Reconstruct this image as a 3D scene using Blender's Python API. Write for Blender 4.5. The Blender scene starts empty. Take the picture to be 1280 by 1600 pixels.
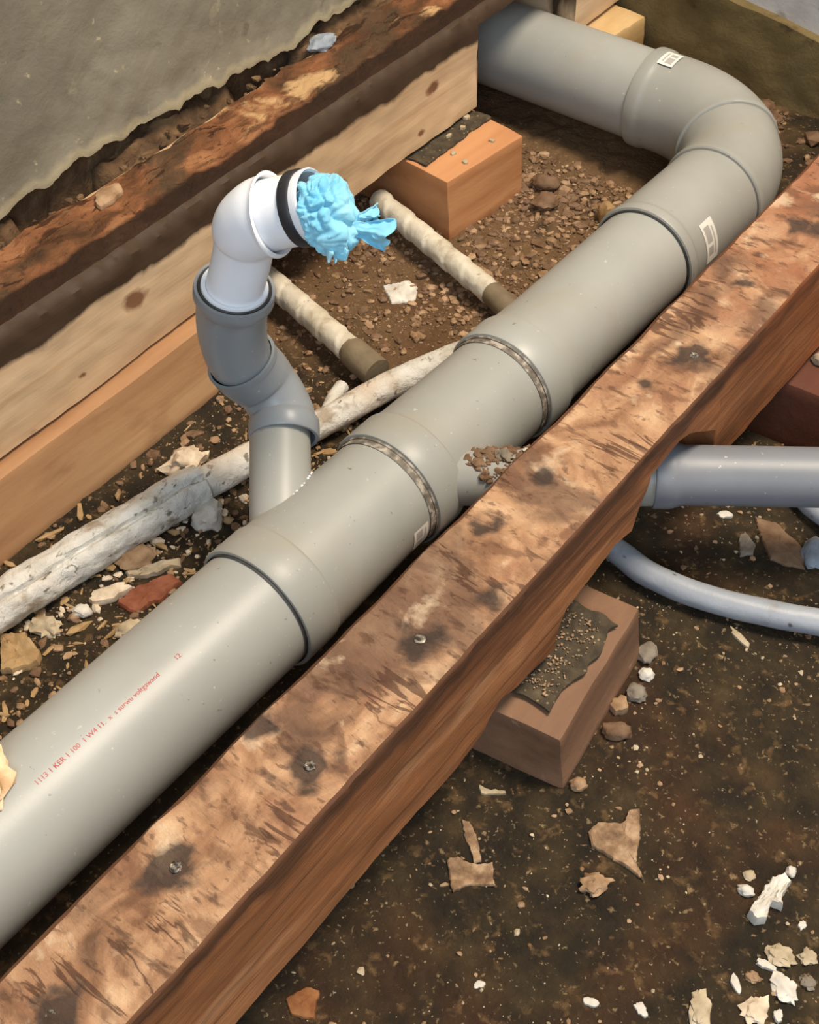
import bpy, bmesh, math, random
from mathutils import Vector, Matrix, noise

S = bpy.context.scene
COL = S.collection

# ------------------------------------------------------------------ camera
cam_d = bpy.data.cameras.new('camera'); cam = bpy.data.objects.new('camera', cam_d); COL.objects.link(cam)
cam_d.sensor_fit = 'VERTICAL'; cam_d.sensor_height = 36.0; cam_d.lens = 47.25     # 2100 px on a 1600 px tall frame
cam_d.clip_start = .02
RGT = Vector((.7921, .6102, -.0168)); UPV = Vector((-.441, .5911, .6753)); FWD = Vector((-.422, .5275, -.7373))
cam.matrix_world = Matrix(((RGT.x, UPV.x, -FWD.x, 0), (RGT.y, UPV.y, -FWD.y, 0), (RGT.z, UPV.z, -FWD.z, .957), (0, 0, 0, 1)))
S.camera = cam

# ------------------------------------------------------------------ world, lamps, exposure
S.view_settings.view_transform = 'Standard'; S.view_settings.look = 'None'
S.view_settings.gamma = 1.0; S.view_settings.use_curve_mapping = False
S.view_settings.exposure = 0.0
W = bpy.data.worlds.new('world'); S.world = W; W.use_nodes = True
W.node_tree.nodes['Background'].inputs[0].default_value = (.86, .93, 1.0, 1)
W.node_tree.nodes['Background'].inputs[1].default_value = .36


def lamp(name, kind, loc, target, energy, color, size):
    d = bpy.data.lights.new(name, kind); o = bpy.data.objects.new(name, d); COL.objects.link(o)
    d.energy = energy; d.color = color
    if kind == 'AREA':
        d.shape = 'DISK'; d.size = size
    else:
        d.shadow_soft_size = size
    o.location = loc
    o.rotation_euler = (Vector(target) - Vector(loc)).to_track_quat('-Z', 'Y').to_euler()
    return o


lamp('ceiling_lamp', 'AREA', (.30, 1.30, 2.95), (-.45, .6, .1), 122, (1.0, .86, .69), .95)
lamp('window_daylight', 'AREA', (.9, -1.3, 1.8), (-.5, .6, .1), 34, (.70, .83, 1.0), 1.2)


# ------------------------------------------------------------------ material helpers
def lin(c):
    def f(v):
        v /= 255.0
        return v / 12.92 if v <= .04045 else ((v + .055) / 1.055) ** 2.4
    return (f(c[0]), f(c[1]), f(c[2]), 1)


def mat(name, ramp, scale=20, detail=6, stretch=(1, 1, 1), rough=.7, layers=(), bump=0.0, bscale=60, bstretch=(1, 1, 1), dist=.002,
        spec=.5, distort=0.0, sheen=0, coat=0):
    """ramp: [(pos, rgb255)] driven by noise; layers: (type, scale, stretch, lo, hi, rgb, strength)"""
    m = bpy.data.materials.new(name); m.use_nodes = True
    nt = m.node_tree; N = nt.nodes; L = nt.links
    b = N['Principled BSDF']; b.inputs['Roughness'].default_value = rough
    b.inputs['Specular IOR Level'].default_value = spec
    if coat: b.inputs['Coat Weight'].default_value = coat; b.inputs['Coat Roughness'].default_value = .15
    if sheen: b.inputs['Sheen Weight'].default_value = sheen
    tc = N.new('ShaderNodeTexCoord')

    def noi(sc, st, det=5, dis=0.0, off=0.0, ro=.55):
        mp = N.new('ShaderNodeMapping'); L.new(tc.outputs['Object'], mp.inputs[0])
        mp.inputs['Scale'].default_value = st; mp.inputs['Location'].default_value = (off, off * 1.7, off * .6)
        n = N.new('ShaderNodeTexNoise'); L.new(mp.outputs[0], n.inputs['Vector'])
        n.inputs['Scale'].default_value = sc; n.inputs['Detail'].default_value = det
        n.inputs['Distortion'].default_value = dis; n.inputs['Roughness'].default_value = ro
        return n.outputs['Fac']

    cr = N.new('ShaderNodeValToRGB'); L.new(noi(scale, stretch, detail, distort), cr.inputs[0])
    els = cr.color_ramp.elements
    while len(els) < len(ramp): els.new(.5)
    for e, (p, c) in zip(els, ramp): e.position = p; e.color = lin(c)
    cur = cr.outputs[0]
    for i, ly in enumerate(layers):
        kind, sc, st, lo, hi, col, stg = ly
        if kind == 'attr':
            at = N.new('ShaderNodeAttribute'); at.attribute_name = sc; src = at.outputs['Fac']
            # break the border up with noise
            ad = N.new('ShaderNodeMath'); ad.operation = 'ADD'
            ml = N.new('ShaderNodeMath'); ml.operation = 'MULTIPLY_ADD'
            L.new(noi(st, (1, 1, 1), 6, .4, i * 3.1), ml.inputs[0]); ml.inputs[1].default_value = 1.1; ml.inputs[2].default_value = -.55
            L.new(src, ad.inputs[0]); L.new(ml.outputs[0], ad.inputs[1]); src = ad.outputs[0]
        elif kind == 'ridge':
            n = noi(sc, st, 4, .5, i * 3.7 + 1)
            s1 = N.new('ShaderNodeMath'); s1.operation = 'SUBTRACT'; L.new(n, s1.inputs[0]); s1.inputs[1].default_value = .5
            s2 = N.new('ShaderNodeMath'); s2.operation = 'ABSOLUTE'; L.new(s1.outputs[0], s2.inputs[0])
            # only present where a second, broad noise allows it
            s3 = N.new('ShaderNodeMath'); s3.operation = 'MULTIPLY_ADD'
            L.new(noi(sc * .55, (1, 1, 1), 2, 0, i * 5.3 + 7), s3.inputs[0]); s3.inputs[1].default_value = -.25; s3.inputs[2].default_value = .12
            s4 = N.new('ShaderNodeMath'); s4.operation = 'SUBTRACT'; L.new(s2.outputs[0], s4.inputs[0]); L.new(s3.outputs[0], s4.inputs[1])
            src = s4.outputs[0]
        elif kind == 'spots':
            mp = N.new('ShaderNodeMapping'); L.new(tc.outputs['Object'], mp.inputs[0]); mp.inputs['Scale'].default_value = st
            v = N.new('ShaderNodeTexVoronoi'); v.inputs['Scale'].default_value = sc; L.new(mp.outputs[0], v.inputs['Vector'])
            src = v.outputs['Distance']
        else:
            src = noi(sc, st, 6, .3, i * 2.9 + 4)
        mr = N.new('ShaderNodeMapRange'); L.new(src, mr.inputs[0])
        mr.inputs[1].default_value = lo; mr.inputs[2].default_value = hi
        mr.inputs[3].default_value = 0; mr.inputs[4].default_value = stg
        mx = N.new('ShaderNodeMix'); mx.data_type = 'RGBA'
        L.new(mr.outputs[0], mx.inputs[0]); L.new(cur, mx.inputs[6]); mx.inputs[7].default_value = lin(col)
        cur = mx.outputs[2]
    L.new(cur, b.inputs['Base Color'])
    if bump:
        bp = N.new('ShaderNodeBump'); bp.inputs['Strength'].default_value = bump; bp.inputs['Distance'].default_value = dist
        L.new(noi(bscale, bstretch, 8, .2, 9.0, .65), bp.inputs['Height']); L.new(bp.outputs[0], b.inputs['Normal'])
    return m


PVC = [(.3, (152, 152, 145)), (.7, (168, 168, 160))]
dust = [('n', 9, (1, 1, 1), .55, .75, (156, 144, 122), .4), ('n', 190, (1, 1, 1), .685, .72, (206, 198, 178), .6),
        ('n', 120, (1, 1, 1), .70, .73, (98, 84, 62), .6)]
M_PVC = mat('grey_pvc', PVC, 6, 4, rough=.40, spec=.42, layers=dust, bump=.12, bscale=240, dist=.0006)
M_PVC2 = mat('grey_pvc_fitting', [(.3, (146, 146, 138)), (.7, (162, 161, 153))], 7, 4, rough=.42, spec=.42, layers=dust, bump=.1, bscale=200, dist=.0006)
M_PVC3 = mat('grey_pvc_riser', [(.3, (126, 130, 132)), (.7, (144, 148, 150))], 8, 4, rough=.38, layers=dust[1:2], bump=.08, bscale=200, dist=.0006)
M_PVC4 = mat('grey_pvc_side', [(.3, (112, 115, 120)), (.7, (130, 132, 136))], 8, 4, rough=.45, layers=dust, bump=.1, bscale=200, dist=.0006)
M_SEAL = mat('dark_rubber', [(.3, (48, 44, 40)), (.7, (70, 66, 60))], 60, rough=.6)
M_SEALG = mat('grimy_seal', [(.35, (92, 84, 72)), (.5, (120, 110, 96)), (.62, (176, 166, 150))], 120, 6, rough=.7, bump=.6, bscale=220)
M_WHITE = mat('white_plastic', [(.3, (236, 239, 244)), (.7, (246, 247, 248))], 8, 3, rough=.36, bump=.05, bscale=120)
M_RING = mat('black_rubber', [(.3, (30, 30, 34)), (.7, (42, 42, 46))], 40, rough=.5)
M_RAG = mat('blue_cloth', [(.3, (104, 184, 214)), (.55, (142, 206, 226)), (.8, (180, 224, 236))], 24, 5, rough=.9, sheen=.2, bump=.35, bscale=300, dist=.001)
M_TOP = mat('weathered_beam_top', [(.28, (108, 78, 57)), (.40, (156, 115, 84)), (.52, (188, 146, 110)), (.64, (210, 172, 134)), (.78, (226, 197, 162))], 16, 12, (1.0, .75, 1), .78,
            [('attr', 'red', 16, .45, 1.0, (150, 88, 60), .6),
             ('n', 15, (1.3, .7, 1), .52, .62, (160, 114, 86), .55),
             ('n', 34, (.8, 1.2, 1), .54, .62, (116, 80, 58), .65),
             ('n', 10, (1, .9, 1), .53, .62, (104, 80, 64), .7),
             ('n', 60, (.5, 1.4, 1), .58, .66, (82, 56, 41), .7),
             ('n', 24, (1, 1, 1), .60, .70, (230, 204, 170), .6),
             ('n', 130, (.7, 1.3, 1), .60, .66, (96, 68, 50), .6),
             ('ridge', 26, (.4, 1.9, 1), .004, -.012, (78, 50, 36), .75),
             ('attr', 'stain', 55, .22, .60, (58, 49, 44), .85)],
            bump=1.0, bscale=60, bstretch=(.6, 1.5, 1), dist=.006, distort=1.6, spec=.25)
M_SIDE = mat('beam_side_wood', [(.3, (120, 75, 43)), (.5, (156, 101, 62)), (.7, (182, 126, 84))], 13, 10, (1, .09, 1), .75,
             [('n', 7, (1, .22, 1.3), .52, .62, (106, 66, 42), .8), ('n', 30, (1, .05, 1.4), .56, .66, (96, 56, 32), .65),
              ('n', 90, (1, .04, 1.4), .58, .66, (90, 54, 32), .5), ('n', 12, (1, .3, 1.3), .60, .68, (196, 146, 104), .5),
              ('attr', 'rim', 14, .40, .75, (84, 56, 38), .85), ('attr', 'red', 16, .5, 1.0, (146, 80, 40), .6)],
             bump=.6, bscale=50, bstretch=(1, .10, 1.5), dist=.003, spec=.25)
M_JTOP = mat('weathered_joist_top', [(.28, (58, 42, 28)), (.42, (98, 66, 42)), (.56, (138, 90, 58)), (.70, (166, 118, 80)), (.82, (208, 168, 120))], 14, 12, (1.3, .7, 1), .8,
             [('n', 14, (1, .6, 1), .52, .60, (70, 58, 42), .8), ('n', 22, (1, .5, 1), .60, .67, (206, 168, 120), .85),
              ('n', 40, (1.3, .5, 1), .55, .62, (84, 54, 34), .7), ('n', 120, (1, .6, 1), .60, .66, (60, 42, 28), .6),
              ('ridge', 26, (1, .35, 1), .002, -.012, (48, 28, 16), .8), ('attr', 'arris', 20, .20, .50, (44, 28, 17), .94)],
             bump=1.0, bscale=60, dist=.007, distort=.8, spec=.2)
M_JFACE = mat('pale_joist_face', [(.3, (182, 148, 110)), (.5, (204, 172, 134)), (.7, (216, 186, 150))], 9, 6, (1, .10, 1.6), .65,
              [('n', 46, (1, .03, 1.2), .56, .72, (176, 136, 96), .55), ('attr', 'knot', 40, .35, .75, (112, 70, 44), .9),
               ('n', 5, (1, .5, 1), .55, .75, (190, 140, 96), .5),
               ('attr', 'arris', 20, .20, .48, (48, 31, 19), .95)],
              bump=.3, bscale=60, bstretch=(1, .1, 1.5), spec=.3)
M_PLANK = mat('packer_wood', [(.3, (142, 100, 64)), (.5, (176, 132, 91)), (.7, (196, 156, 112))], 10, 6, (1, .16, 1.5), .7,
              [('n', 8, (1, .5, 1.5), .55, .7, (124, 78, 44), .7), ('n', 26, (1, .07, 1.3), .58, .7, (120, 72, 40), .6)],
              bump=.3, bscale=60, bstretch=(1, .2, 1))
M_BLOCK = mat('fresh_block_wood', [(.3, (170, 112, 68)), (.5, (192, 136, 90)), (.7, (208, 154, 106))], 14, 6, (1, .12, 1.6), .65,
              [('n', 12, (1, .3, 1.8), .57, .7, (146, 84, 44), .7)], bump=.3, bscale=70, bstretch=(1, .2, 1.4))
M_SADDLE = mat('dusty_block_wood', [(.3, (102, 72, 50)), (.5, (128, 94, 68)), (.7, (148, 110, 82))], 16, 6, (1, .2, 1.6), .75,
               [('n', 18, (1, .6, 1), .57, .7, (112, 80, 56), .7), ('n', 40, (1, .5, 1), .64, .72, (202, 164, 130), .7)], bump=.4, bscale=80)
M_YEL = mat('yellow_block_wood', [(.3, (170, 132, 82)), (.5, (196, 160, 106)), (.7, (212, 180, 130))], 18, 6, (1, .3, 1.6), .65,
            [('n', 14, (1, .6, 1), .6, .7, (140, 94, 48), .7)], bump=.3, bscale=70)
M_DARKB = mat('dark_block_wood', [(.3, (74, 38, 22)), (.7, (104, 56, 34))], 16, 6, (1, .3, 1.6), .8, bump=.3, bscale=70)
M_FELT = mat('bitumen_felt', [(.35, (54, 45, 31)), (.6, (78, 66, 46)), (.75, (108, 94, 68))], 90, 8, rough=.85, layers=[('spots', 150, (1, 1, 1), .22, .08, (152, 136, 106), .8)], bump=.9, bscale=160)
M_SOIL = mat('damp_soil', [(.28, (30, 23, 12)), (.45, (46, 36, 20)), (.6, (62, 49, 28)), (.78, (84, 68, 42))], 30, 10, rough=.88,
             layers=[('attr', 'dry', 14, .35, .75, (118, 90, 60), .85), ('n', 5, (1, 1, 1), .54, .68, (84, 50, 26), .6),
                     ('n', 75, (1, 1, 1), .58, .70, (128, 98, 62), .55), ('n', 18, (1, 1, 1), .58, .68, (34, 27, 15), .7),
                     ('n', 150, (1, 1, 1), .62, .70, (168, 140, 100), .6), ('n', 240, (1, 1, 1), .66, .72, (196, 176, 142), .6)],
             bump=1.0, bscale=90, dist=.007, spec=.35)
M_WALL = mat('old_plaster', [(.3, (112, 104, 88)), (.5, (130, 122, 105)), (.7, (147, 139, 121))], 4, 10, rough=.45,
             layers=[('n', 6, (1, 1, 1), .56, .70, (162, 153, 130), .5), ('n', 70, (1, 1, 1), .66, .72, (206, 192, 152), .6),
                     ('n', 5, (1, 1, 1), .54, .68, (106, 97, 77), .6), ('n', 20, (1, 1, 1), .62, .68, (92, 83, 64), .5), ('n', 16, (1, 1, 1), .63, .70, (190, 178, 144), .5),
                     ('attr', 'lip', 24, .35, .75, (170, 157, 126), .7)], bump=.5, bscale=30, dist=.004)
M_MORTAR = mat('dark_mortar', [(.3, (74, 54, 34)), (.5, (108, 80, 52)), (.7, (142, 114, 78))], 30, 8, rough=.9, layers=[('n', 16, (1, 1, 1), .56, .66, (44, 34, 24), .8)], bump=1.0, bscale=80, dist=.006)
M_PLINTH = mat('olive_concrete', [(.3, (96, 80, 46)), (.5, (116, 98, 58)), (.7, (132, 114, 74))], 8, 8, rough=.85, layers=[('n', 20, (1, 1, 1), .62, .7, (58, 44, 24), .7)], bump=.5, bscale=50, dist=.004)
M_PALEW = mat('pale_plaster', [(.3, (184, 178, 172)), (.5, (208, 203, 198)), (.7, (220, 216, 211))], 9, 7, rough=.8, layers=[('n', 18, (1, 1, 1), .6, .7, (128, 116, 100), .6)], bump=.4, bscale=50)
M_INSUL = mat('painted_insulation', [(.3, (182, 174, 158)), (.5, (214, 209, 197)), (.7, (232, 229, 221))], 26, 8, rough=.65,
              layers=[('n', 30, (1, 1, 1), .57, .66, (150, 128, 100), .75), ('ridge', 60, (1, 1, 1), -.02, -.05, (88, 74, 58), .8), ('n', 9, (1, 1, 1), .55, .70, (206, 180, 150), .6),
                      ('n', 110, (1, .6, 1), .62, .68, (92, 76, 56), .8)], bump=1.0, bscale=80, dist=.005)
M_WRAP = mat('wrapped_tape', [(.3, (172, 160, 136)), (.5, (202, 192, 170)), (.7, (218, 210, 192))], 30, 7, rough=.65,
             layers=[('n', 40, (1, 1, 1), .58, .7, (150, 132, 102), .6), ('n', 70, (1, 1, 1), .66, .72, (110, 94, 70), .6)], bump=.5, bscale=90)
M_BARE = mat('muddy_pipe', [(.3, (92, 78, 56)), (.7, (136, 120, 94))], 24, 7, rough=.7, bump=.5, bscale=80)
M_SMALL = mat('pale_blue_pipe', [(.3, (138, 143, 150)), (.7, (164, 168, 173))], 14, 6, rough=.45,
              layers=[('n', 16, (1, 1, 1), .62, .7, (124, 110, 92), .6), ('spots', 34, (1, 2, 1), .12, .05, (60, 52, 44), .8)], bump=.3, bscale=90)
M_RED = mat('red_ink', [(.4, (176, 44, 48)), (.6, (192, 84, 80))], 60, rough=.5)
M_STEEL = mat('nail_steel', [(.4, (62, 54, 48)), (.6, (150, 142, 130))], 400, rough=.45)
M_STEEL.node_tree.nodes['Principled BSDF'].inputs['Metallic'].default_value = .7


def flat(name, rgb, var=18, rough=.8, bump=.5, sc=60):
    lo = tuple(max(0, v - var) for v in rgb); hi = tuple(min(255, v + var) for v in rgb)
    return mat(name, [(.3, lo), (.7, hi)], sc, 6, rough=rough, bump=bump, bscale=140)


C_WHITE = flat('white_chip', (206, 198, 184), 22); C_PALE = flat('pale_chip', (176, 158, 128), 30)
C_TAN = flat('tan_chip', (150, 118, 84), 34); C_BROWN = flat('brown_stone', (112, 84, 58), 22)
C_BRICK = flat('brick_shard', (134, 74, 46), 20); C_GREY = flat('grey_stone', (128, 116, 100), 20)
C_FOAM = flat('cream_foam', (204, 184, 156), 34); C_CARD = flat('card_chip', (164, 132, 88), 18); C_ORG = flat('orange_chip', (128, 78, 34), 24)
C_FLAKE = mat('mottled_flake', [(.32, (96, 72, 50)), (.5, (140, 110, 80)), (.68, (178, 148, 116))], 90, 7, rough=.85, bump=.8, bscale=120)
C_BLUE = flat('bluish_scrap', (140, 148, 156), 24)


def sticker_mat():
    m = bpy.data.materials.new('printed_sticker'); m.use_nodes = True; N = m.node_tree.nodes; L = m.node_tree.links
    b = N['Principled BSDF']; b.inputs['Roughness'].default_value = .45
    uv = N.new('ShaderNodeUVMap'); sp = N.new('ShaderNodeSeparateXYZ'); L.new(uv.outputs[0], sp.inputs[0])

    def band(sock, lo, hi):
        g = N.new('ShaderNodeMath'); g.operation = 'GREATER_THAN'; L.new(sock, g.inputs[0]); g.inputs[1].default_value = lo
        l = N.new('ShaderNodeMath'); l.operation = 'LESS_THAN'; L.new(sock, l.inputs[0]); l.inputs[1].default_value = hi
        k = N.new('ShaderNodeMath'); k.operation = 'MULTIPLY'; L.new(g.outputs[0], k.inputs[0]); L.new(l.outputs[0], k.inputs[1]); return k.outputs[0]

    def both(p, q, op='MULTIPLY'):
        k = N.new('ShaderNodeMath'); k.operation = op; L.new(p, k.inputs[0]); L.new(q, k.inputs[1]); return k.outputs[0]
    block = both(band(sp.outputs[0], .16, .60), both(band(sp.outputs[1], .12, .52), band(sp.outputs[1], .60, .82), 'MAXIMUM'))
    bar = both(band(sp.outputs[0], .72, .82), band(sp.outputs[1], .18, .86))
    al = both(block, bar, 'MAXIMUM')
    mx = N.new('ShaderNodeMix'); mx.data_type = 'RGBA'; L.new(al, mx.inputs[0])
    mx.inputs[6].default_value = lin((226, 222, 212)); mx.inputs[7].default_value = lin((172, 168, 160)); L.new(mx.outputs[2], b.inputs['Base Color'])
    return m


M_STICK = sticker_mat()


# ------------------------------------------------------------------ mesh helpers
def empty(name, loc, label, cat, group=None):
    o = bpy.data.objects.new(name, None); COL.objects.link(o); o.location = loc; o.empty_display_size = .02
    o['label'] = label; o['category'] = cat
    if group: o['group'] = group
    return o


def tag(o, label, cat, group=None):
    o['label'] = label; o['category'] = cat
    if group: o['group'] = group
    return o


def base_of(o):
    v = Vector((0, 0, 0))
    while o: v += o.location; o = o.parent
    return v


def build(name, verts, faces, mats, parent=None, sharp=35, fmat=None, attrs=None, smooth=True, kind=None, label=None):
    """verts are in world space; the object origin is put at the thing's base"""
    verts = [Vector(v) for v in verts]
    if parent is None:
        n = len(verts)
        org = Vector((sum(v.x for v in verts) / n, sum(v.y for v in verts) / n, min(v.z for v in verts)))
        off = org
    else:
        org = Vector((0, 0, 0)); off = base_of(parent)
    me = bpy.data.meshes.new(name)
    me.from_pydata([v - off for v in verts], [], faces)
    if not isinstance(mats, (list, tuple)): mats = [mats]
    for m in mats: me.materials.append(m)
    if fmat:
        for p, i in zip(me.polygons, fmat): p.material_index = i
    for k, vals in (attrs or {}).items():
        a = me.attributes.new(k, 'FLOAT', 'POINT'); a.data.foreach_set('value', vals)
    me.validate(); me.update()
    bm = bmesh.new(); bm.from_mesh(me); bmesh.ops.recalc_face_normals(bm, faces=bm.faces); bm.to_mesh(me); bm.free()
    if smooth:
        me.shade_smooth(); me.set_sharp_from_angle(angle=math.radians(sharp))
    o = bpy.data.objects.new(name, me); COL.objects.link(o); o.location = org
    if parent: o.parent = parent
    if kind: o['kind'] = kind
    if label: o['label'] = label
    return o


def frames(ts):
    t0 = ts[0]; u = t0.cross(Vector((0, 0, 1)))
    if u.length < .2: u = t0.cross(Vector((1, 0, 0)))
    u.normalize(); out = []
    for t in ts:
        u = (u - t * u.dot(t)).normalized(); out.append((u, t.cross(u)))
    return out


def tube(rings, n=56, cap0=True, cap1=True, rfun=None):
    """rings: [(centre, tangent, radius)] -> verts, faces"""
    ts = [Vector(r[1]).normalized() for r in rings]; fr = frames(ts); V = []; F = []; s = 0
    for i, ((c, t, r), (u, w)) in enumerate(zip(rings, fr)):
        if i: s += (Vector(c) - Vector(rings[i - 1][0])).length
        for k in range(n):
            a = 2 * math.pi * k / n; rr = r if rfun is None else rfun(s, a, r, Vector(c))
            V.append(Vector(c) + (u * math.cos(a) + w * math.sin(a)) * rr)
    for i in range(len(rings) - 1):
        for k in range(n):
            k2 = (k + 1) % n; F.append((i * n + k, i * n + k2, (i + 1) * n + k2, (i + 1) * n + k))
    if cap0: F.append(tuple(range(n))[::-1])
    if cap1: F.append(tuple((len(rings) - 1) * n + k for k in range(n)))
    return V, F


def straight(P, d, prof):
    P = Vector(P); d = Vector(d).normalized()
    return [(P + d * s, d, r) for s, r in prof]


def spline(pts, m=10):
    pts = [Vector(p) for p in pts]; P = [pts[0] * 2 - pts[1]] + pts + [pts[-1] * 2 - pts[-2]]; out = []
    for i in range(1, len(P) - 2):
        for k in range(m):
            t = k / m
            out.append(.5 * ((2 * P[i]) + (P[i + 1] - P[i - 1]) * t + (2 * P[i - 1] - 5 * P[i] + 4 * P[i + 1] - P[i + 2]) * t * t + (3 * P[i] - P[i - 1] - 3 * P[i + 1] + P[i + 2]) * t ** 3))
    out.append(pts[-1]); return out


def curve_rings(pts, rad):
    """rad: function of fraction 0..1"""
    L = [0]
    for a, b in zip(pts, pts[1:]): L.append(L[-1] + (b - a).length)
    R = []
    for i, p in enumerate(pts):
        t = (pts[min(i + 1, len(pts) - 1)] - pts[max(i - 1, 0)]).normalized(); R.append((p, t, rad(L[i] / L[-1])))
    return R


def lerp_prof(tab):
    def f(x):
        for (a, ra), (b, rb) in zip(tab, tab[1:]):
            if x <= b: return ra + (rb - ra) * (x - a) / max(b - a, 1e-9)
        return tab[-1][1]
    return f


def lump_at(p, r, seed):
    bm = bmesh.new(); bmesh.ops.create_icosphere(bm, subdivisions=2, radius=1)
    V = [p + v.co * r * (1 + .4 * nz(v.co.x * 2 + seed, v.co.y * 2, v.co.z * 2)) for v in bm.verts]; bm.verts.index_update()
    F = [tuple(v.index for v in f.verts) for f in bm.faces]; bm.free(); return V, F


def nz(x, y, z=0.0): return noise.noise(Vector((x, y, z)))
def fbm(x, y, z=0.0, o=4): return noise.fractal(Vector((x, y, z)), 1.0, 2.0, o)


def smooth(a, b, x):
    t = max(0, min(1, (x - a) / (b - a))); return t * t * (3 - 2 * t)


# ------------------------------------------------------------------ ground
def gh(x, y):
    h = .0035 * fbm(x * 9, y * 9, 1, 3) + .0022 * fbm(x * 38, y * 38, 4, 3)
    left = smooth(-.50, -.62, x)
    h += left * .0035 * fbm(x * 60, y * 60, 9, 2)
    h += .008 * smooth(1.45, 1.56, y) * (1 + .5 * nz(x * 14, y * 14))
    return h - .002


V = []; F = []; dry = []
nx, ny = 370, 390; x0, x1, y0, y1 = -1.02, .90, -.46, 1.60
for j in range(ny + 1):
    for i in range(nx + 1):
        x = x0 + (x1 - x0) * i / nx; y = y0 + (y1 - y0) * j / ny
        V.append((x, y, gh(x, y)))
        dry.append(smooth(-.52, -.66, x) * smooth(.66, .98, y) * .9 + .25 * smooth(1.3, 1.5, y) + .12 * smooth(-.55, -.7, x))
for j in range(ny):
    for i in range(nx):
        a = j * (nx + 1) + i; F.append((a, a + 1, a + nx + 2, a + nx + 1))
build('floor', V, F, M_SOIL, attrs={'dry': dry}, kind='structure', sharp=180)


# ------------------------------------------------------------------ walls
def wall_edge(y):
    return .224 + .012 * fbm(y * 9, 3.1, 0, 4) + .008 * math.sin(y * 11) + .006 * fbm(y * 50, 2, 0, 3)


V = []; F = []; n = 460; zs = 90; LIPA = []
for i in range(n + 1):
    y = -.4 + 1.965 * i / n; e = wall_edge(y)
    for k in range(zs + 1):
        t = k / zs; z = e + (1.25 - e) * t ** 2.2
        lip = .007 * math.exp(-((z - e) / .016) ** 2) * (.6 + .8 * nz(y * 20, 7))
        V.append((-.957 + lip + .004 * fbm(y * 9, z * 9, 0, 3) + .0012 * fbm(y * 50, z * 50, 5, 4) * (1 + nz(y * 6, z * 6, 2)), y, z))
        LIPA.append(math.exp(-((z - e) / .012) ** 2))
    V.append((-1.05, y, e + .004)); V.append((-1.05, y, 1.25)); LIPA += [0, 0]
m = zs + 3
for i in range(n):
    for k in range(zs): a = i * m + k; F.append((a, a + 1, a + m + 1, a + m))
    a = i * m; F.append((a, a + m, a + m + zs + 1, a + zs + 1))
    F.append((a + zs, a + zs + 2, a + m + zs + 2, a + m + zs))
build('wall_left', V, F, M_WALL, kind='structure', sharp=60, attrs={'lip': LIPA})
# rough masonry foot seen in the gap under the plaster
V = []; F = []; n = 220; zs = 16
for i in range(n + 1):
    y = -.4 + 2.02 * i / n
    for k in range(zs + 1):
        z = -.02 + .30 * k / zs
        V.append((-.978 + .009 * fbm(y * 22, z * 22, 2, 4), y, z))
for i in range(n):
    for k in range(zs): a = i * (zs + 1) + k; F.append((a, a + 1, a + zs + 2, a + zs + 1))
build('trim_2', V, F, M_MORTAR, kind='structure', sharp=60)
# crumbled mortar bed between the joist and the wall, with a few open holes
V = []; F = []; n = 420; zs = 16
for i in range(n + 1):
    y = -.4 + 1.94 * i / n
    for k in range(zs + 1):
        x = -.985 + .055 * k / zs
        h = .196 + .014 * fbm(y * 14, x * 30, 6, 4) + .006 * fbm(y * 60, x * 60, 2, 3) + .010 * (k / zs < .4)
        h -= .05 * smooth(.12, .30, nz(y * 8.5, 4.4) + .15 * nz(x * 60, y * 40))
        V.append((x, y, h))
for i in range(n):
    for k in range(zs): a = i * (zs + 1) + k; F.append((a, a + 1, a + zs + 2, a + zs + 1))
build('trim_3', V, F, M_MORTAR, kind='structure', sharp=70)


def rough_wall(name, ya, z0, z1, m_, depth, xa=-1.02, xb=.55, amp=.004, slope=0.0):
    V = []; F = []; n = 150; zs = 20
    for i in range(n + 1):
        x = xa + (xb - xa) * i / n
        zt = z1 + slope * (x + .6)
        for k in range(zs + 1):
            z = z0 + (zt - z0) * k / zs
            V.append((x, ya + amp * fbm(x * 14, z * 14, 3, 4) - amp * .6, z))
        V.append((x, ya + depth, zt))
    m = zs + 2
    for i in range(n):
        for k in range(zs + 1): a = i * m + k; F.append((a, a + 1, a + m + 1, a + m))
    return build(name, V, F, m_, kind='structure', sharp=40)


rough_wall('trim_1', 1.548, -.03, .112, M_PLINTH, .08, amp=.006, slope=-.15)
rough_wall('wall_back', 1.562, .03, 1.25, M_PALEW, .10)


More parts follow.
